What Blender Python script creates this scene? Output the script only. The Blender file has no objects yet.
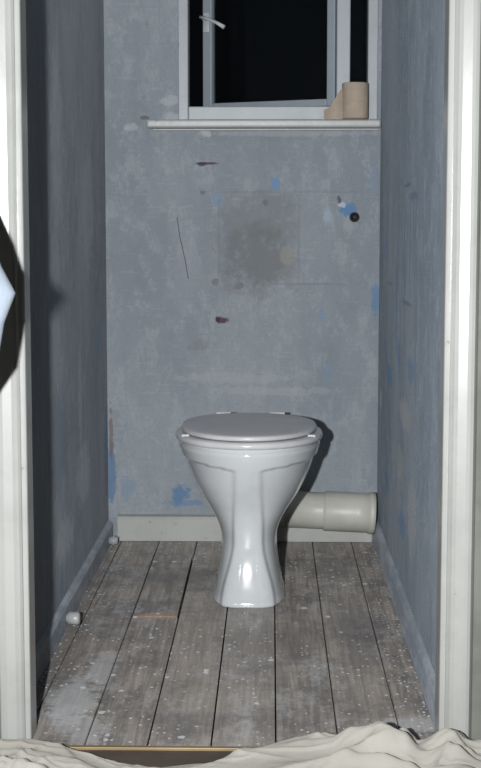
import bpy, bmesh, math, random
from mathutils import Vector, Matrix, noise
random.seed(4)
sc=bpy.context.scene
try:
    sc.view_settings.view_transform='Standard'
    sc.view_settings.look='None'
except Exception: pass
H=0.932
XL,XR,YB,YF,ZC=-0.500,0.322,4.315,2.62,2.4
def s2l(c):
    return tuple((v/255/12.92 if v/255<=0.04045 else ((v/255+0.055)/1.055)**2.4) for v in c)+(1,)
# ---------- node helpers
class NT:
    def __init__(s,name):
        s.m=bpy.data.materials.new(name); s.m.use_nodes=True
        s.t=s.m.node_tree; s.b=s.t.nodes['Principled BSDF']
        s.co=s.t.nodes.new('ShaderNodeTexCoord').outputs['Object']
    def L(s,a,b): s.t.links.new(a,b)
    def n(s,t): return s.t.nodes.new(t)
    def val(s,sock,v):
        if isinstance(v,(int,float,tuple,list,Vector)): sock.default_value=v
        else: s.L(v,sock)
    def math(s,op,a,b=0,c=0,clamp=False):
        n=s.n('ShaderNodeMath'); n.operation=op; n.use_clamp=clamp
        s.val(n.inputs[0],a); s.val(n.inputs[1],b); s.val(n.inputs[2],c); return n.outputs[0]
    def mapv(s,scale=(1,1,1),loc=(0,0,0),v=None):
        n=s.n('ShaderNodeMapping'); s.L(v or s.co,n.inputs[0])
        n.inputs['Scale'].default_value=scale; n.inputs['Location'].default_value=loc; return n.outputs[0]
    def noise(s,scale,detail=6,rough=0.6,v=None,dist=0):
        n=s.n('ShaderNodeTexNoise'); s.L(v or s.co,n.inputs['Vector'])
        n.inputs['Scale'].default_value=scale; n.inputs['Detail'].default_value=detail
        n.inputs['Roughness'].default_value=rough; n.inputs['Distortion'].default_value=dist
        return n.outputs['Fac']
    def ramp(s,f,a,b,inv=False):
        n=s.n('ShaderNodeMapRange'); n.interpolation_type='SMOOTHSTEP'
        s.val(n.inputs[0],f); n.inputs[1].default_value=a; n.inputs[2].default_value=b
        n.inputs[3].default_value=1 if inv else 0; n.inputs[4].default_value=0 if inv else 1
        return n.outputs[0]
    def mix(s,f,a,b):
        n=s.n('ShaderNodeMix'); n.data_type='RGBA'
        s.val(n.inputs[0],f); s.val(n.inputs[6],a); s.val(n.inputs[7],b); return n.outputs[2]
    def bump(s,h,st=0.3,d=0.01):
        n=s.n('ShaderNodeBump'); s.val(n.inputs['Height'],h); n.inputs['Strength'].default_value=st
        n.inputs['Distance'].default_value=d; s.L(n.outputs[0],s.b.inputs['Normal'])
    def out(s,col,rough=0.6,spec=0.4,dr=0.0):
        s.val(s.b.inputs['Base Color'],col); s.val(s.b.inputs['Roughness'],rough)
        s.b.inputs['Specular IOR Level'].default_value=spec
        if 'Diffuse Roughness' in s.b.inputs: s.b.inputs['Diffuse Roughness'].default_value=dr
        return s.m
    def ell(s,axis,cu,cv,ru,rv,warp,soft=0.35,pw=2):
        sp=s.sep()
        a={'x':('X','Z'),'y':('Y','Z'),'z':('X','Y')}[axis]
        u=s.math('DIVIDE',s.math('SUBTRACT',sp.outputs[a[0]],cu),ru)
        v=s.math('DIVIDE',s.math('SUBTRACT',sp.outputs[a[1]],cv),rv)
        u=s.math('MULTIPLY',u,u); v=s.math('MULTIPLY',v,v)
        if pw==4: u=s.math('MULTIPLY',u,u); v=s.math('MULTIPLY',v,v)
        d=s.math('ADD',s.math('ADD',u,v),warp)
        return s.ramp(d,1-soft,1+soft,True)
    def sep(s):
        if not hasattr(s,'_sp'):
            s._sp=s.n('ShaderNodeSeparateXYZ'); s.L(s.co,s._sp.inputs[0])
        return s._sp
def simple(name,col,rough=0.5,spec=0.5,var=0.12,scale=8,bump=0.0):
    N=NT(name); c=s2l(col); d=tuple(v*(1-var*2) for v in c[:3])+(1,)
    f=N.ramp(N.noise(scale),0.35,0.65); N.out(N.mix(f,d,c),rough,spec)
    if bump: N.bump(N.noise(scale*8),bump,0.003)
    return N.m
# ---------- mesh helpers
def mkobj(name,bm,mats,parent=None,smooth=False):
    me=bpy.data.meshes.new(name); bmesh.ops.recalc_face_normals(bm,faces=bm.faces); bm.to_mesh(me); bm.free()
    o=bpy.data.objects.new(name,me); sc.collection.objects.link(o)
    for m in (mats if isinstance(mats,list) else [mats]): me.materials.append(m)
    if smooth:
        for p in me.polygons: p.use_smooth=True
    if parent: o.parent=parent
    return o
def empty(name):
    o=bpy.data.objects.new(name,None); sc.collection.objects.link(o); return o
def box(bm,x0,x1,y0,y1,z0,z1,bev=0,mi=0):
    r=bmesh.ops.create_cube(bm,size=1)
    vs=r['verts']
    for v in vs:
        v.co=Vector(((x0+x1)/2+v.co.x*(x1-x0),(y0+y1)/2+v.co.y*(y1-y0),(z0+z1)/2+v.co.z*(z1-z0)))
    fs=list({f for v in vs for f in v.link_faces})
    for f in fs: f.material_index=mi
    if bev:
        es=list({e for v in vs for e in v.link_edges})
        bmesh.ops.bevel(bm,geom=es,offset=bev,segments=2,affect='EDGES',profile=0.5)
    return vs
def boxobj(name,*a,mat=None,parent=None,bev=0):
    bm=bmesh.new(); box(bm,*a,bev=bev); return mkobj(name,bm,mat,parent)
def loft(bm,rings,cap0=True,cap1=True,mi=0):
    R=[[bm.verts.new(p) for p in r] for r in rings]; n=len(R[0])
    for a,b in zip(R,R[1:]):
        for i in range(n):
            f=bm.faces.new((a[i],a[(i+1)%n],b[(i+1)%n],b[i])); f.material_index=mi
    if cap0: bm.faces.new(R[0][::-1]).material_index=mi
    if cap1: bm.faces.new(R[-1]).material_index=mi
    return R
def tube(bm,path,radii,n=32,mi=0,cap=True):
    rings=[]; up=Vector((0,0,1))
    for i,p in enumerate(path):
        p=Vector(p); t=(Vector(path[min(i+1,len(path)-1)])-Vector(path[max(i-1,0)])).normalized()
        u=up if abs(t.dot(up))<0.95 else Vector((1,0,0))
        a=t.cross(u).normalized(); b=a.cross(t).normalized(); r=radii[i] if isinstance(radii,(list,tuple)) else radii
        rings.append([p+a*r*math.cos(2*math.pi*k/n)+b*r*math.sin(2*math.pi*k/n) for k in range(n)])
    loft(bm,rings,cap,cap,mi)

# ================= MATERIALS =================
def wallmat(name,axis,base,dark,light,patches,fbl=0.68,bd=0.006):
    N=NT(name)
    st=(1,1,0.45)
    n1=N.noise(2.2,8,0.65,N.mapv(st)); n2=N.noise(20,9,0.8,N.mapv((1,1,0.6))); n3=N.noise(130,4,0.7)
    n4=N.noise(8,9,0.8,N.mapv((1,1,0.3),(4,4,4)))
    c=N.mix(N.ramp(n1,0.36,0.64),s2l(dark),s2l(base))
    c=N.mix(N.math('MULTIPLY',N.ramp(n4,0.50,0.62),0.5),c,s2l(dark))
    c=N.mix(N.math('MULTIPLY',N.ramp(n2,0.48,0.62),0.5),c,s2l(light))
    c=N.mix(N.math('MULTIPLY',N.ramp(n3,0.45,0.72),0.5),c,s2l(dark))
    sc1=N.noise(120,3,0.6,N.mapv((0.15,0.15,1)) )
    c=N.mix(N.math('MULTIPLY',N.ramp(sc1,0.58,0.72),0.30),c,s2l(light))
    sp=N.sep(); hx=sp.outputs['X' if axis=='x' else 'Y']
    gx=N.math('PINGPONG',N.math('ADD',hx,N.math('MULTIPLY',n4,0.02)),0.054)
    gz=N.math('PINGPONG',N.math('ADD',sp.outputs['Z'],N.math('MULTIPLY',n1,0.03)),0.054)
    gl=N.ramp(N.math('MINIMUM',gx,gz),0.0006,0.0022,True)
    gl=N.math('MULTIPLY',gl,N.ramp(N.noise(5,3,0.6,N.mapv((1,1,1),(8,8,8))),0.48,0.6))
    c=N.mix(N.math('MULTIPLY',gl,0.35),c,s2l(dark))
    w=N.math('MULTIPLY',N.math('SUBTRACT',N.noise(34,6,0.75),0.5),6.0)
    w2=N.math('MULTIPLY',N.math('SUBTRACT',N.noise(30,6,0.75,N.mapv((1,1,1),(3,5,2))),0.5),3.0)
    w3=N.math('MULTIPLY',N.math('SUBTRACT',N.noise(16,8,0.8,N.mapv((1,1,1),(3,5,2))),0.5),9.0)
    fl=N.ramp(N.noise(13,8,0.9,N.mapv((1,1,0.8),(7,1,3))),0.64,0.655)
    c=N.mix(N.math('MULTIPLY',fl,0.55),c,s2l((188,193,197)))
    fb=N.ramp(N.noise(9,9,0.9,N.mapv((1,1,1),(17,11,3))),fbl,fbl+0.015)
    c=N.mix(N.math('MULTIPLY',fb,0.7),c,s2l((98,134,168)))
    fd=N.ramp(N.noise(34,6,0.9,N.mapv((1,1,1),(1,31,3))),0.665,0.68)
    c=N.mix(N.math('MULTIPLY',fd,0.6),c,s2l((80,80,92)))
    for (u,v,ru,rv,col,al,kind) in patches:
        m=N.ell(axis,u,v,ru,rv,{1:w,0:w2,2:w3}[kind],{1:0.4,0:0.5,2:0.98}[kind],4 if kind==2 else 2)
        c=N.mix(N.math('MULTIPLY',m,al),c,s2l(col))
    N.out(c,N.math('ADD',0.5,N.math('MULTIPLY',n2,0.2)),0.35,1.0)
    hh=N.math('ADD',N.math('MULTIPLY',n2,1.0),N.math('MULTIPLY',n3,0.35))
    hh=N.math('ADD',hh,N.math('MULTIPLY',fl,0.3))
    N.bump(hh,0.8,bd)
    return N.m
BLUE=(88,134,176); PUR=(70,42,72); WHI=(190,194,196)
m_back=wallmat('back_plaster','x',(156,163,169),(136,144,152),(172,178,183),[
 (-0.045,0.905,0.115,0.145,(126,130,133),0.60,2),(-0.05,0.87,0.08,0.08,(110,111,111),0.40,2),(-0.03,0.95,0.05,0.03,(116,116,114),0.3,1),
 (0.05,0.87,0.025,0.03,(160,158,152),0.6,1),
 (-0.195,1.145,0.034,0.004,PUR,0.8,0),(-0.21,1.142,0.014,0.006,PUR,0.8,0),(-0.15,0.677,0.018,0.010,(84,50,70),0.9,1),(-0.165,0.68,0.008,0.008,(60,40,60),0.9,1),
 (0.225,1.01,0.026,0.022,BLUE,0.85,1),(0.165,0.985,0.012,0.02,(168,180,195),0.7,1),(0.208,1.022,0.014,0.008,(215,215,220),0.6,1),(0.20,1.035,0.008,0.012,(40,40,50),0.7,1),
 (0.01,1.085,0.014,0.018,(110,150,190),0.7,1),(-0.165,1.04,0.02,0.02,(120,152,182),0.4,1),
 (0.312,0.74,0.012,0.05,BLUE,0.6,1),(0.15,0.69,0.010,0.02,(120,150,182),0.5,1),(0.17,0.52,0.016,0.026,(120,150,182),0.4,1),
 (-0.49,0.21,0.012,0.10,(84,124,162),0.7,1),(-0.28,0.145,0.028,0.03,(84,126,168),0.75,1),(-0.26,0.115,0.06,0.010,(100,138,176),0.6,1),
 (-0.49,0.33,0.007,0.08,(124,104,94),0.7,1),(-0.44,0.16,0.02,0.04,(116,145,175),0.4,1),
 (-0.31,1.33,0.03,0.016,WHI,0.5,1),(-0.29,1.28,0.03,0.014,WHI,0.5,1),(-0.20,1.232,0.016,0.010,WHI,0.7,1),(-0.42,1.25,0.02,0.012,WHI,0.5,1),
 (0.05,1.232,0.22,0.008,(182,184,186),0.4,1),(-0.22,0.60,0.03,0.02,(128,130,136),0.4,1),(-0.12,0.50,0.16,0.015,(180,184,188),0.3,1),(0.02,0.46,0.18,0.012,(180,184,188),0.3,1),
 (-0.10,0.78,0.012,0.010,(116,106,110),0.6,1),(-0.17,0.79,0.01,0.012,(118,112,118),0.6,1),
 (0.10,0.785,0.14,0.003,(128,130,138),0.45,0),(-0.07,1.06,0.10,0.003,(130,132,140),0.45,0),
 (-0.16,0.92,0.003,0.13,(128,130,140),0.4,0),(0.08,0.93,0.003,0.13,(130,132,140),0.4,0),(0.17,1.06,0.12,0.003,(128,132,140),0.4,0),(0.30,1.10,0.012,0.05,(130,158,186),0.3,1),
 (-0.21,1.06,0.008,0.008,(110,100,100),0.6,1),(-0.02,1.03,0.009,0.009,(110,100,100),0.5,1),(-0.38,1.28,0.012,0.006,(90,80,86),0.6,1)],bd=0.006)
m_left=wallmat('left_plaster','y',(164,171,179),(134,143,154),(186,192,199),[
 (4.27,0.32,0.05,0.10,(110,142,174),0.6,1),(4.26,0.20,0.05,0.06,(150,136,126),0.5,1),
 (3.75,0.30,0.12,0.08,(196,202,206),0.5,1),(3.3,0.45,0.16,0.12,(124,135,149),0.5,1),(3.9,1.0,0.12,0.15,(188,194,200),0.4,1),
 (4.1,0.62,0.05,0.08,(124,154,184),0.4,1),(3.35,1.15,0.1,0.2,(184,192,200),0.4,1),(3.4,0.2,0.14,0.05,(200,204,206),0.5,1),(3.7,0.5,0.03,0.14,(200,206,210),0.35,1)],fbl=0.69,bd=0.018)
m_right=wallmat('right_plaster','y',(152,161,171),(124,136,149),(176,184,192),[
 (3.45,0.50,0.13,0.035,(182,184,180),0.5,1),(3.55,0.36,0.08,0.04,(178,178,170),0.45,1),(3.25,0.28,0.10,0.08,(180,184,184),0.4,1),
 (3.5,0.92,0.008,0.16,(90,112,140),0.7,0),(3.36,0.90,0.008,0.14,(90,112,140),0.7,0),(3.43,1.05,0.09,0.005,(90,112,140),0.7,0),(3.43,0.77,0.12,0.005,(90,112,140),0.6,0),
 (3.7,0.75,0.02,0.12,(96,130,168),0.7,1),(3.9,0.55,0.08,0.03,BLUE,0.6,1),(3.62,0.62,0.03,0.05,(98,134,174),0.7,1),(3.3,0.62,0.08,0.03,(104,136,170),0.6,1),(3.5,0.22,0.08,0.03,(96,134,176),0.6,1),(3.95,0.25,0.06,0.03,(96,134,176),0.6,1),
 (3.3,1.02,0.10,0.010,(100,116,142),0.6,1),(4.1,0.9,0.04,0.04,BLUE,0.4,1),(4.2,0.45,0.05,0.03,(190,196,200),0.5,1),(3.9,0.8,0.10,0.006,(100,118,144),0.5,0)],fbl=0.655,bd=0.018)
def paint(name,col,rough=0.3,chip=0.67):
    N=NT(name); f=N.ramp(N.noise(5,8,0.7),0.4,0.75); c=s2l(col); d=tuple(v*0.86 for v in c[:3])+(1,)
    c2=N.mix(f,c,d)
    sp=N.ramp(N.noise(40,4,0.7),chip,chip+0.03)
    c2=N.mix(N.math('MULTIPLY',sp,0.45),c2,s2l((112,110,104)))
    N.out(c2,rough,0.5); N.bump(N.noise(22,4,0.6,N.mapv((1,1,0.2))),0.25,0.004); return N.m
m_frame=paint('white_gloss_paint',(168,169,165),0.25,0.69)
m_trim=paint('dusty_white_paint',(172,173,168),0.45,0.66)
m_win=paint('window_paint',(162,168,172),0.4,0.66)
m_cast=paint('casement_paint',(140,148,156),0.45)
m_hall=simple('hall_wall_paint',(122,122,116),0.8,0.2)
m_ceil=simple('ceiling_paint',(190,190,188),0.9,0.2)
def skirtmat():
    N=NT('peeling_skirting_paint')
    c=N.mix(N.ramp(N.noise(12,8,0.8,N.mapv((1,0.4,1))),0.42,0.58),s2l((112,119,127)),s2l((136,142,149)))
    c=N.mix(N.ramp(N.noise(24,8,0.85),0.60,0.63),c,s2l((92,90,90)))
    N.out(c,0.55,0.35,0.6); N.bump(N.noise(20,6,0.7),0.5,0.006); return N.m
m_sk=skirtmat()
def boardmat():
    N=NT('bare_floorboard')
    oi=N.n('ShaderNodeAttribute'); oi.attribute_name='tone'; tone=oi.outputs['Fac']
    sh=N.n('ShaderNodeCombineXYZ'); N.L(tone,sh.inputs[0]); N.L(tone,sh.inputs[1])
    va=N.n('ShaderNodeVectorMath'); va.operation='MULTIPLY_ADD'; N.L(sh.outputs[0],va.inputs[0]); va.inputs[1].default_value=(9,9,0); N.L(N.co,va.inputs[2])
    v=N.mapv((1,0.06,1),(0,0,0),va.outputs[0])
    g=N.noise(70,6,0.65,v,0.6)
    w=N.n('ShaderNodeTexWave'); w.wave_type='BANDS'; w.bands_direction='X'; N.L(N.mapv((1,0.08,1),(0,0,0),va.outputs[0]),w.inputs[0])
    w.inputs['Scale'].default_value=24; w.inputs['Distortion'].default_value=12; w.inputs['Detail'].default_value=3; w.inputs['Detail Scale'].default_value=1.2
    c=N.mix(N.ramp(g,0.35,0.65),s2l((98,93,88)),s2l((134,127,120)))
    c=N.mix(N.math('MULTIPLY',N.ramp(w.outputs['Fac'],0.3,0.9),0.32),c,s2l((92,84,77)))
    c=N.mix(N.math('MULTIPLY',tone,0.35),c,s2l((138,131,124)))
    c=N.mix(N.math('MULTIPLY',N.ramp(N.noise(3.5,8,0.8),0.46,0.60),0.6),c,s2l((76,74,74)))
    c=N.mix(N.math('MULTIPLY',N.ramp(N.noise(7,9,0.88,N.mapv((1,0.6,1),(4,2,0))),0.51,0.60),0.40),c,s2l((152,154,156)))
    wp=N.math('MULTIPLY',N.math('SUBTRACT',N.noise(14,6,0.8),0.5),6.0)
    for (u,v2,ru,rv,col,al) in [(-0.40,2.80,0.05,0.14,(160,162,163),0.5),(-0.36,3.0,0.03,0.12,(156,158,160),0.4),(-0.36,2.62,0.05,0.08,(158,160,162),0.4),
        (0.28,2.66,0.07,0.05,(164,167,168),0.4),(-0.29,3.425,0.06,0.015,(150,112,86),0.55),(0.0,3.25,0.12,0.12,(72,69,68),0.4),(0.20,3.3,0.05,0.3,(74,72,74),0.4),(-0.46,3.1,0.04,0.3,(76,71,67),0.5)]:
        c=N.mix(N.math('MULTIPLY',N.ell('z',u,v2,ru,rv,wp,0.5),al),c,s2l(col))
    dens=N.ramp(N.noise(2.6,3,0.5,N.mapv((1,1,1),(5,9,0))),0.30,0.55)
    def specks(scale,p,k,off):
        vo=N.n('ShaderNodeTexVoronoi'); N.L(N.mapv((1,0.8,1),off),vo.inputs['Vector']); vo.inputs['Scale'].default_value=scale
        rs=N.n('ShaderNodeSeparateColor'); N.L(vo.outputs['Color'],rs.inputs[0])
        rad=N.math('MULTIPLY',N.math('POWER',rs.outputs[0],p),k)
        d=N.math('ADD',vo.outputs['Distance'],N.math('MULTIPLY',N.math('SUBTRACT',N.noise(90,3,0.6),0.5),0.5))
        s1=N.ramp(N.math('SUBTRACT',d,rad),-0.02,0.02,True)
        return N.math('MULTIPLY',s1,N.ramp(rad,0.05,0.07))
    s1=N.math('MULTIPLY',specks(85,2.6,0.32,(0,0,0)),dens)
    s3=N.math('MULTIPLY',specks(36,8.0,0.30,(3,1,0)),0.8)
    # dust and plaster crumbs gather along the skirtings
    sp=N.sep(); ed=N.math('MAXIMUM',N.ramp(sp.outputs['X'],XL+0.09,XL+0.01,False) if False else N.ramp(sp.outputs['X'],XR-0.10,XR-0.02),N.ramp(sp.outputs['X'],XL+0.02,XL+0.10,True))
    s4=N.math('MULTIPLY',specks(110,1.6,0.36,(7,4,0)),ed)
    s2_=N.ramp(N.noise(30,7,0.9,N.mapv((1,0.8,1),(9,3,0))),0.655,0.67)
    spk=N.math('MAXIMUM',N.math('MAXIMUM',N.math('MAXIMUM',s1,s3),s4),N.math('MULTIPLY',s2_,0.8))
    c=N.mix(N.math('MULTIPLY',spk,0.72),c,s2l((188,195,204)))
    N.out(c,0.45,0.45,0.8)
    N.bump(N.math('ADD',g,N.math('MULTIPLY',spk,0.4)),0.35,0.004); return N.m
m_board=boardmat()
m_gap=simple('subfloor_dark',(14,12,12),0.9,0.1)

# ================= ROOM SHELL =================
WX0,WX1,WZ0,WZ1=-0.28,0.312,1.272,2.05
bm=bmesh.new(); T=0.12
box(bm,XL-0.1,WX0,YB,YB+T,0,ZC); box(bm,WX1,XR+0.1,YB,YB+T,0,ZC)
box(bm,WX0,WX1,YB,YB+T,0,WZ0); box(bm,WX0,WX1,YB,YB+T,WZ1,ZC)
mkobj('wall_back',bm,m_back)
boxobj('wall_left',XL-0.1,XL,YF,YB,0,ZC,mat=m_left)
boxobj('wall_right',XR,XR+0.1,YF,YB,0,ZC,mat=m_right)
boxobj('ceiling',-1.7,1.7,-1.2,YB+T,ZC,ZC+0.05,mat=m_ceil)
JL,JR=-0.4435,0.308
bm=bmesh.new()
box(bm,-1.6,JL-0.03,2.56,2.62,0,ZC); box(bm,JR+0.03,1.6,2.56,2.62,0,ZC); box(bm,JL-0.03,JR+0.03,2.56,2.62,2.06,ZC)
mkobj('wall_front',bm,m_hall)
boxobj('wall_hall_left',-1.7,-1.6,-1.2,2.62,0,ZC,mat=m_hall)
boxobj('wall_hall_right',1.6,1.7,-1.2,2.62,0,ZC,mat=m_hall)
boxobj('wall_hall_rear',-1.6,1.6,-1.3,-1.2,0,ZC,mat=m_hall)
seams=[XL-0.02,-0.459,-0.343,-0.227,-0.110,0.009,0.125,0.244,XR+0.02]
bm=bmesh.new(); tones=[]
def board(x0,x1,y0,y1,z1=0.0,z0=-0.02):
    k=len(bm.faces); box(bm,x0+0.0014,x1-0.0014,y0,y1,z0,z1,bev=0.0015)
    t=random.random(); tones.extend([t]*(len(bm.faces)-k))
for i in range(len(seams)-1):
    a,b=seams[i],seams[i+1]
    if i==2: board(a,b,2.53,3.415); board(a+0.002,b-0.002,3.418,4.10,0.004); board(a,b,4.103,YB)
    elif i==3: board(a,b,2.53,3.98); board(a,b,3.983,YB)
    elif i==6: board(a,b,2.53,4.05); board(a,b,4.053,YB)
    else: board(a,b,2.53,YB)
k=len(bm.faces); box(bm,XL-0.05,XR+0.05,2.53,YB+0.02,-0.05,-0.021,mi=1); tones.extend([0]*(len(bm.faces)-k))
fl=mkobj('floor',bm,[m_board,m_gap])
at=fl.data.attributes.new('tone','FLOAT','FACE')
for i,t in enumerate(tones[:len(at.data)]): at.data[i].value=t
boxobj('floor_hall',-1.6,1.6,-1.2,2.518,-0.05,-0.002,mat=simple('hall_floor_boards',(96,84,74),0.7))
m_brass=simple('brass',(150,128,88),0.4,0.5)
boxobj('threshold_strip',JL,JR,2.518,2.529,-0.02,0.003,mat=m_brass,bev=0.001)
def skirt(name,prof,p0,p1,axis,mat):
    bm=bmesh.new(); rings=[]
    for q in (p0,p1):
        rings.append([ (q[0]+axis[0]*o,q[1]+axis[1]*o,h) for o,h in prof])
    loft(bm,rings); return mkobj(name,bm,mat)
skirt('baseboard_back',[(0,0.001),(0.022,0.001),(0.022,0.068),(0.018,0.076),(0,0.080)],(XL+0.03,YB),(XR-0.0165,YB),(0,-1),m_trim)
skirt('baseboard_left',[(0,0.001),(0.014,0.001),(0.014,0.050),(0.009,0.058),(0,0.062)],(XL,YF),(XL,YB-0.005),(1,0),m_sk)
skirt('baseboard_right',[(0,0.001),(0.012,0.001),(0.012,0.060),(0.008,0.070),(0,0.074)],(XR,YF),(XR,YB-0.005),(-1,0),m_sk)
df=empty('door_frame')
boxobj('jamb_left',JL-0.03,JL,2.555,2.62,0,2.03,mat=m_frame,parent=df,bev=0.004)
boxobj('jamb_right',JR,JR+0.03,2.555,2.62,0,2.03,mat=m_frame,parent=df,bev=0.004)
boxobj('head',JL-0.03,JR+0.03,2.555,2.62,2.03,2.06,mat=m_frame,parent=df,bev=0.003)
def arch(name,x,sgn):
    pr=[(0.010,0),(0.010,0.010),(0.014,0.014),(0.018,0.012),(0.024,0.016),(0.040,0.019),(0.046,0.022),(0.052,0.020),(0.056,0.012),(0.060,0)]
    bm=bmesh.new(); loft(bm,[[(x+sgn*a,2.557-b,z) for a,b in pr] for z in (0.0,2.08)])
    mkobj(name,bm,m_frame,df)
arch('architrave_left',JL,-1); arch('architrave_right',JR,1)
boxobj('architrave_head',JL-0.06,JR+0.06,2.538,2.557,2.04,2.10,mat=m_frame,parent=df,bev=0.004)

# ================= WINDOW =================
win=empty('window_1')
def frame(name,x0,x1,z0,z1,y0,y1,w,mat,parent):
    bm=bmesh.new()
    wl,wr,wb,wt=w
    box(bm,x0,x0+wl,y0,y1,z0,z1,bev=0.003); box(bm,x1-wr,x1,y0,y1,z0,z1,bev=0.003)
    box(bm,x0+wl,x1-wr,y0,y1,z0,z0+wb,bev=0.003); box(bm,x0+wl,x1-wr,y0,y1,z1-wt,z1,bev=0.003)
    return mkobj(name,bm,mat,parent)
frame('outer_frame',WX0,WX1,WZ0,WZ1,YB-0.004,YB+0.075,(0.030,0.030,0.040,0.04),m_win,win)
boxobj('mullion',0.190,0.230,YB+0.0,YB+0.075,WZ0+0.04,WZ1-0.04,mat=m_win,parent=win,bev=0.003)
gm=bpy.data.materials.new('window_glass'); gm.use_nodes=True; t=gm.node_tree; t.nodes.clear()
o=t.nodes.new('ShaderNodeOutputMaterial'); mx=t.nodes.new('ShaderNodeMixShader'); tr=t.nodes.new('ShaderNodeBsdfTransparent'); gl=t.nodes.new('ShaderNodeBsdfGlossy'); fr=t.nodes.new('ShaderNodeFresnel')
gl.inputs['Roughness'].default_value=0.02; tr.inputs[0].default_value=(0.8,0.85,0.85,1); fr.inputs[0].default_value=1.3
t.links.new(fr.outputs[0],mx.inputs[0]); t.links.new(tr.outputs[0],mx.inputs[1]); t.links.new(gl.outputs[0],mx.inputs[2]); t.links.new(mx.outputs[0],o.inputs[0])
boxobj('fixed_pane',0.230,0.282,YB+0.035,YB+0.039,WZ0+0.04,WZ1-0.04,mat=gm,parent=win)
cas=empty('casement'); cas.parent=win
hx,hy=0.188,YB+0.040; cas.location=(hx,hy,0); cas.rotation_euler=(0,0,-math.radians(22))
cw=0.437
frame('casement_frame',-cw,-0.002,WZ0+0.045,WZ1-0.045,0.0,0.030,(0.030,0.026,0.022,0.035),m_cast,cas)
boxobj('casement_pane',-cw+0.030,-0.028,0.015,0.019,WZ0+0.067,WZ1-0.08,mat=gm,parent=cas)
m_alu=simple('painted_metal',(190,196,200),0.35)
bm=bmesh.new()
box(bm,-cw+0.004,-cw+0.024,-0.006,0.001,1.555,1.615,bev=0.002)
tube(bm,[(-cw+0.014,-0.004,1.596),(-cw+0.014,-0.022,1.596)],0.007,12)
tube(bm,[(-cw+0.002,-0.022,1.600),(-cw+0.03,-0.026,1.592),(-cw+0.06,-0.028,1.579),(-cw+0.085,-0.026,1.564)],[0.005,0.0055,0.005,0.0065],12)
mkobj('cockspur_handle',bm,m_alu,cas,True)
bm=bmesh.new()
box(bm,-0.372,XR-0.002,YB-0.045,YB-0.0005,1.247,1.271,bev=0.006)
box(bm,-0.355,XR-0.006,YB-0.014,YB-0.0005,1.241,1.2465,bev=0.002)
mkobj('trim_window_sill',bm,paint('sill_paint',(172,174,172),0.35,0.62))

m_paper=simple('buff_paper',(176,162,146),0.9,0.1,0.06,30,0.2)
bm=bmesh.new(); cx,cy,z0,z1=0.243,YB-0.004-0.040,1.2715,1.375
n=48
def ring(r,z): return [(cx+r*math.cos(2*math.pi*k/n),cy+r*math.sin(2*math.pi*k/n),z) for k in range(n)]
loft(bm,[ring(0.038,z0),ring(0.039,z0+0.004),ring(0.039,z1-0.003),ring(0.037,z1),ring(0.020,z1),ring(0.0195,z1-0.001),ring(0.0195,z0+0.01)],True,True)
prev=None
for i in range(15):
    s=i/14
    x=cx-0.033-0.058*s; y=cy-0.010-0.014*math.sin(s*math.pi)+0.004*s
    zt=1.366-0.072*s**0.8+0.006*math.sin(s*7)
    a=bm.verts.new((x,y,1.2715)); b=bm.verts.new((x-0.001,y+0.004,zt))
    if prev: bm.faces.new((prev[0],a,b,prev[1]))
    prev=(a,b)
mkobj('toilet_roll',bm,[m_paper],None,True)

# ================= TOILET =================
toi=empty('toilet')
N=NT('vitreous_china'); N.out(N.mix(N.ramp(N.noise(6,6,0.7),0.4,0.7),s2l((208,211,212)),s2l((198,201,203))),0.12,0.5); m_china=N.m
m_china.node_tree.nodes['Principled BSDF'].inputs['Coat Weight'].default_value=0.5
m_seat=simple('seat_plastic',(212,212,213),0.18,0.5,0.05)
m_lid=simple('lid_plastic',(208,207,209),0.3,0.5,0.06)
TX=-0.059
def sring(z,hw,yf,yb,ex,n=160):
    yc=yf+(yb-yf)*0.52; out=[]
    for k in range(n):
        th=2*math.pi*k/n; c,s=math.cos(th),math.sin(th)
        x=hw*math.copysign(abs(c)**(2/ex),c); e2=ex if s<0 else max(ex,2.6)
        y=math.copysign(abs(s)**(2/e2),s)
        y=yc+(y*(yb-yc) if s>0 else y*(yc-yf))
        out.append(Vector((TX+x,y,z)))
    return out
keys=[ # z,hw,yf,yb,ex
(0.000,0.094,3.520,3.86,3.2),(0.006,0.0945,3.519,3.86,3.2),(0.02,0.090,3.524,3.86,3.1),(0.05,0.084,3.534,3.85,3.0),(0.09,0.077,3.545,3.85,2.9),
(0.13,0.0735,3.552,3.87,2.7),(0.165,0.075,3.553,3.89,2.5),(0.195,0.086,3.550,3.91,2.4),(0.23,0.107,3.541,3.93,2.3),(0.265,0.131,3.526,3.95,2.2),(0.30,0.149,3.510,3.96,2.15),(0.33,0.161,3.497,3.97,2.1),
(0.355,0.169,3.487,3.975,2.1),(0.375,0.174,3.480,3.98,2.1),(0.392,0.179,3.476,3.985,2.1),(0.400,0.1795,3.475,3.99,2.1),(0.406,0.177,3.478,3.988,2.1)]
def interp(z):
    for i in range(len(keys)-1):
        if keys[i][0]<=z<=keys[i+1][0]:
            k0=keys[max(i-1,0)];k1=keys[i];k2=keys[i+1];k3=keys[min(i+2,len(keys)-1)]
            t=(z-k1[0])/(k2[0]-k1[0]); res=[]
            for j in range(1,5):
                m1=(k2[j]-k0[j])/max(k2[0]-k0[0],1e-6)*(k2[0]-k1[0]); m2=(k3[j]-k1[j])/max(k3[0]-k1[0],1e-6)*(k2[0]-k1[0])
                res.append((2*t**3-3*t*t+1)*k1[j]+(t**3-2*t*t+t)*m1+(-2*t**3+3*t*t)*k2[j]+(t**3-t*t)*m2)
            return res
    return list(keys[-1][1:])
def sm(a,b,x):
    t=min(1,max(0,(x-a)/(b-a))); return t*t*(3-2*t)
rings=[]
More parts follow.
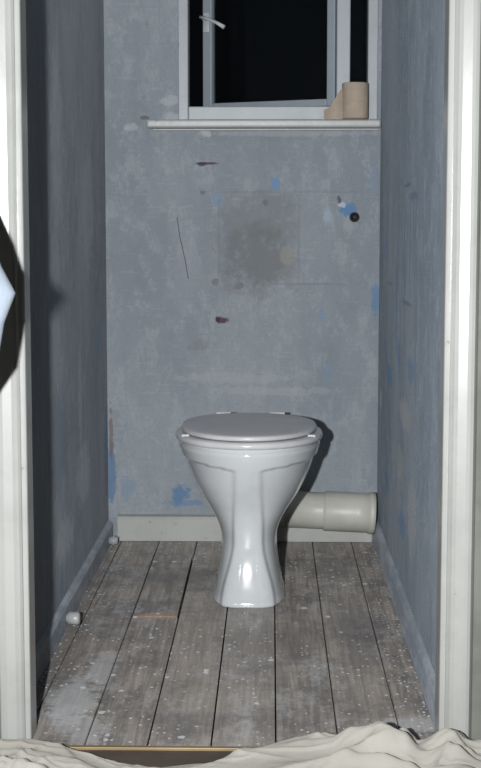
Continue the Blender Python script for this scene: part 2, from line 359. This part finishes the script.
zs=sorted(set([0,0.003,0.006]+[round(0.012+0.004*i,4) for i in range(98)]+[0.402,0.404,0.406]))
zs=[z for z in zs if z<=0.406]
for z in zs:
    hw,yf,yb,ex=interp(z); r=sring(z,hw,yf,yb,ex); yc=yf+(yb-yf)*0.52
    for p in r:
        dx=abs(p.x-TX)
        side=sm(yc+0.12,yc-0.02,p.y)
        w=0.034+0.030*sm(0.16,0.0,z)-0.004*sm(0.2,0.32,z)
        w+=0.20*sm(0.345,0.372,z)**2
        a=sm(w+0.009,w-0.003,dx)*side
        d=Vector((p.x-TX,p.y-yc,0)).normalized()
        p+=d*0.0075*a*sm(0.402,0.392,z)
    rings.append(r)
bm=bmesh.new(); loft(bm,rings); mkobj('pan',bm,m_china,toi,True)
def plate(name,z0,z1,hw,yf,yb,mat,dome=0,rad=0.007,exf=2.05):
    bm=bmesh.new(); rr=[]; h=z1-z0
    for dz,sh in [(0,-rad*0.7),(h*0.12,-rad*0.2),(h*0.35,0),(h*0.6,0),(h*0.85,-rad*0.25),(h,-rad)]:
        rr.append(sring(z0+dz,hw+sh,yf-sh,yb+sh,exf,96))
    for k in range(1,9):
        s=k/9; hh=z1+dome*(1-(1-s)**2)
        rr.append([Vector((TX+(p.x-TX)*(1-s),(yf+yb)/2+(p.y-(yf+yb)/2)*(1-s),hh)) for p in rr[5]])
    loft(bm,rr); return mkobj(name,bm,mat,toi,True)
plate('seat',0.4075,0.4245,0.192,3.462,3.935,m_seat)
plate('lid',0.4275,0.4400,0.177,3.472,3.955,m_lid,0.005)
bm=bmesh.new()
for sx in (-1,1):
    tube(bm,[(TX+sx*0.075-0.02,3.962,0.432),(TX+sx*0.075+0.02,3.962,0.432)],0.009,16)
    box(bm,TX+sx*0.075-0.014,TX+sx*0.075+0.014,3.955,3.975,0.405,0.430,bev=0.003)
mkobj('hinges',bm,m_seat,toi)
bm=bmesh.new()
for sx in (-1,1):
    box(bm,TX+sx*0.160-0.010,TX+sx*0.160+0.010,3.592,3.61,0.4215,0.4285,bev=0.002)
mkobj('buffers',bm,simple('buffer_white',(205,208,210),0.3),toi)
bm=bmesh.new()
for sx in (-1,1): bmesh.ops.create_uvsphere(bm,u_segments=12,v_segments=8,radius=0.005,matrix=Matrix.Translation((TX+sx*0.080,3.68,0.05)))
mkobj('fixing_caps',bm,m_seat,toi,True)
bm=bmesh.new()
tube(bm,[(TX,3.80,0.19),(TX,3.88,0.17),(TX,3.95,0.145),(TX,4.0,0.135),(TX,4.04,0.13)],[0.05,0.052,0.05,0.048,0.048])
mkobj('outlet',bm,m_china,toi,True)
m_pipe=simple('cream_pvc',(194,193,184),0.4,0.4,0.08,6)
bm=bmesh.new()
path=[(TX,4.045,0.128),(TX,4.07,0.125)]
for i in range(0,13):
    a=math.pi-i/12*math.pi/2
    path.append((TX+0.10+0.10*math.cos(a),4.09+0.138*math.sin(a),0.124-0.0008*i))
tube(bm,path,[0.056,0.052]+[0.050]*13,40)
mkobj('pan_connector',bm,m_pipe,None,True)
bm=bmesh.new()
zz=lambda x:0.113-(x-0.08)*0.045
tube(bm,[(x,4.228,zz(x)) for x in (0.043,0.15,0.155)]+[(0.158,4.228,zz(0.158)),(0.160,4.228,zz(.16)),(0.25,4.228,zz(0.25)),(0.290,4.228,zz(.290)),(0.291,4.228,zz(.291)),(0.3085,4.228,zz(.3085)),(0.309,4.228,zz(.309))],
     [0.055,0.055,0.055,0.0585,0.0595,0.0595,0.0595,0.063,0.063,0.058],40)
mkobj('soil_pipe',bm,m_pipe,None,True)

# ================= SMALL ITEMS =================
bm=bmesh.new()
y0=3.31
tube(bm,[(XL+0.0145,y0,0.028),(XL+0.030,y0,0.028)],0.011,20)
tube(bm,[(XL+0.018,y0,0.028),(XL+0.020,y0,0.028),(XL+0.042,y0-0.002,0.027),(XL+0.046,y0-0.002,0.027)],[0.012,0.0155,0.0155,0.012],20)
mkobj('capped_water_pipe',bm,simple('white_plastic',(180,182,182),0.35),None,True)
bm=bmesh.new()
tube(bm,[(XL+0.015,4.20,0.022),(XL+0.04,4.20,0.022)],0.012,16)
tube(bm,[(XL+0.024,4.20,0.022),(XL+0.032,4.20,0.022)],0.015,16)
mkobj('pipe_elbow',bm,simple('white_plastic_elbow',(180,182,184),0.35),None,True)
bm=bmesh.new()
n=24; cx,cz=0.246,0.985
def rg(r,y): return [(cx+r*math.cos(2*math.pi*k/n),y,cz+r*math.sin(2*math.pi*k/n)) for k in range(n)]
loft(bm,[rg(0.015,YB-0.0005),rg(0.015,YB-0.006),rg(0.013,YB-0.008),rg(0.010,YB-0.007),rg(0.009,YB-0.001)],True,False)
mkobj('overflow_pipe_stub',bm,[simple('dark_rubber',(18,18,22),0.6)],None,True)
bm=bmesh.new()
tube(bm,[(-0.285,YB-0.0008,0.985),(-0.278,YB-0.0008,0.93),(-0.262,YB-0.0008,0.86),(-0.252,YB-0.0008,0.80)],0.0014,6)
mkobj('crayon_line',bm,simple('purple_crayon',(104,92,116),0.8))
# ================= DUST SHEET =================
def tab(px,T):
    for (a,va),(b,vb) in zip(T,T[1:]):
        if a<=px<=b:
            t=(px-a)/(b-a); t=t*t*(3-2*t); return va+(vb-va)*t
    return T[0][1] if px<T[0][0] else T[-1][1]
EDGE=[(-0.9,2.52),(-0.49,2.525),(-0.44,2.52),(-0.38,2.49),(-0.30,2.455),(-0.2,2.42),(-0.12,2.44),(-0.05,2.50),(0.05,2.525),(0.15,2.55),(0.22,2.545),(0.28,2.52),(0.32,2.525),(0.6,2.525)]
HT=[(-0.9,0.050),(-0.49,0.050),(-0.42,0.050),(-0.34,0.034),(-0.26,0.018),(-0.15,0.012),(-0.08,0.020),(-0.03,0.032),(0.05,0.038),(0.10,0.044),(0.14,0.066),(0.19,0.074),(0.23,0.056),(0.26,0.036),(0.31,0.056),(0.36,0.038),(0.5,0.03),(0.7,0.04)]
rnd=random.Random(33); FD=[]
for i in range(260):
    x=rnd.uniform(-0.95,0.75); y=rnd.uniform(2.2,2.6) if i>60 else rnd.uniform(1.6,2.3)
    ang=rnd.choice([rnd.gauss(0.35,0.3),rnd.gauss(2.6,0.35),rnd.gauss(0.1,0.2),rnd.gauss(0.9,0.3)])
    big=rnd.random()
    if i%3==0: FD.append((x,y,math.cos(ang),math.sin(ang),0.12+0.22*rnd.random(),0.013+0.018*big,(0.3+0.6*big)*(0.6 if x<0.0 else 1.0),rnd.uniform(-2.0,2.0)))
    else: FD.append((x,y,math.cos(ang),math.sin(ang),0.05+0.12*rnd.random(),0.004+0.005*big,(0.10+0.16*big),rnd.uniform(-4.0,4.0)))
def fold(x,y):
    s=0.0
    for fx,fy,c,sn,L,W,A,k in FD:
        dx=x-fx; dy=y-fy
        if abs(dx)>0.35 or abs(dy)>0.35: continue
        u=(dx*c+dy*sn)/L
        if abs(u)>1: continue
        v=(-dx*sn+dy*c)-k*(u*L)**2
        q=v/W
        if abs(q)>4: continue
        s+=(1-u*u)**2*A/(1+(q if q>0 else -q*2.2)**2)**1.5
    return 1-math.exp(-0.8*s)
bm=bmesh.new(); NXc,NYc=480,200; G=[]
for i in range(NXc+1):
    x=-0.85+1.5*i/NXc; e=tab(x,EDGE)+0.006*noise.noise((x*10,0,0)); h=tab(x,HT); row=[]
    for j in range(NYc+1):
        s=j/NYc; d=s**1.4*0.85; y=e-d
        env=sm(-0.002,0.045,d); f=fold(x,y)
        body=(h*(0.45+0.35*noise.noise((x*5,y*5,4)))+ (0.008+h*0.75)*f)*env
        row.append(bm.verts.new((x+0.008*noise.noise((x*8,y*8,9)),y,0.003+0.004*env+max(body,0))))
    G.append(row)
for i in range(NXc):
    for j in range(NYc): bm.faces.new((G[i][j],G[i+1][j],G[i+1][j+1],G[i][j+1]))
N=NT('cotton_dust_sheet'); c=N.mix(N.ramp(N.noise(4,6,0.6),0.4,0.7),s2l((180,177,168)),s2l((166,162,153)))
N.out(c,0.9,0.1,0.3); N.bump(N.math('ADD',N.noise(500,2,0.5),N.math('MULTIPLY',N.noise(60,4,0.6),2.0)),0.35,0.002)
mkobj('dust_sheet',bm,N.m,None,True)

# ================= OPEN DOOR with pale shadow caster =================
door=empty('door_1'); 
door.location=(-0.525,2.53,0); door.rotation_euler=(0,0,math.radians(-95)) 
m_door=paint('door_paint',(160,162,160),0.3)
boxobj('leaf',0.0,0.74,-0.04,-0.002,0.10,2.0,mat=m_door,parent=door,bev=0.003)
bm=bmesh.new()
tube(bm,[(0.68,-0.002,0.98),(0.68,0.04,0.98)],0.010,16); 
tube(bm,[(0.68,0.035,0.98),(0.68,0.045,0.98),(0.68,0.060,0.98),(0.68,0.068,0.98)],[0.012,0.024,0.024,0.012],20)
mkobj('knob',bm,m_brass,door,True)
bm=bmesh.new(); tube(bm,[(0.38,-0.002,1.10),(0.38,0.03,1.10),(0.38,0.05,1.12)],[0.006,0.006,0.008],12)
mkobj('coat_hook',bm,m_brass,door,True)
prof=[(1.115,-0.525,0.012),(1.06,-0.495,0.03),(0.985,-0.445,0.05),(0.92,-0.418,0.06),(0.885,-0.407,0.062),(0.845,-0.386,0.062),(0.80,-0.404,0.062),(0.735,-0.416,0.06),(0.70,-0.440,0.055),(0.65,-0.475,0.05),(0.60,-0.505,0.04),(0.57,-0.52,0.03)]
rr=[]
for z,xf,hy in prof:
    r=[]
    for k in range(48):
        a=2*math.pi*k/48; cx_=-0.550; rx=xf-cx_; ca=math.cos(a)
        xx=cx_+(rx*ca**1.3 if ca>0 else -0.004*abs(ca))
        yy=2.15+hy*math.sin(a)*(1+0.12*math.sin(5*a))
        r.append(Vector((xx,yy,z)))
    rr.append(r)
bm=bmesh.new(); loft(bm,rr)
mkobj('pale_shadow_caster',bm,simple('pale_blue_caster',(156,166,178),0.9,0.1,0.05,20,0.3),None,True)  # stand-in for an unidentified pale object, profile shaped to shadow the left jamb
# ================= LIGHT / WORLD / CAMERA =================
w=bpy.data.worlds.new('night'); sc.world=w; w.use_nodes=True
w.node_tree.nodes['Background'].inputs[0].default_value=(0.5,0.6,0.8,1); w.node_tree.nodes['Background'].inputs[1].default_value=0.004
l=bpy.data.lights.new('camera_flash','SPOT'); l.energy=500; l.color=(0.97,0.985,1.0); l.shadow_soft_size=0.02
l.spot_size=math.radians(70); l.spot_blend=1.0
lo=bpy.data.objects.new('camera_flash',l); sc.collection.objects.link(lo); lo.location=(-0.20,0.0,0.95)
lo.rotation_euler=(Vector((0.0,4.3,0.72))-Vector((-0.20,0,0.95))).to_track_quat('-Z','Y').to_euler()
l2=bpy.data.lights.new('bounce_fill','POINT'); l2.energy=4; l2.color=(0.95,0.97,1.0); l2.shadow_soft_size=0.12  # added fill without a real fixture, stands in for flash bounce on side walls
lo2=bpy.data.objects.new('bounce_fill',l2); sc.collection.objects.link(lo2); lo2.location=(-0.09,3.25,2.2)
cam=bpy.data.cameras.new('camera'); co=bpy.data.objects.new('camera',cam); sc.collection.objects.link(co)
cam.sensor_fit='VERTICAL'; cam.sensor_height=36; cam.lens=36*1430/768; cam.clip_start=0.02
co.location=(0,0,H); co.rotation_euler=(math.radians(90-5.95),0,math.radians(1.26))
sc.camera=co
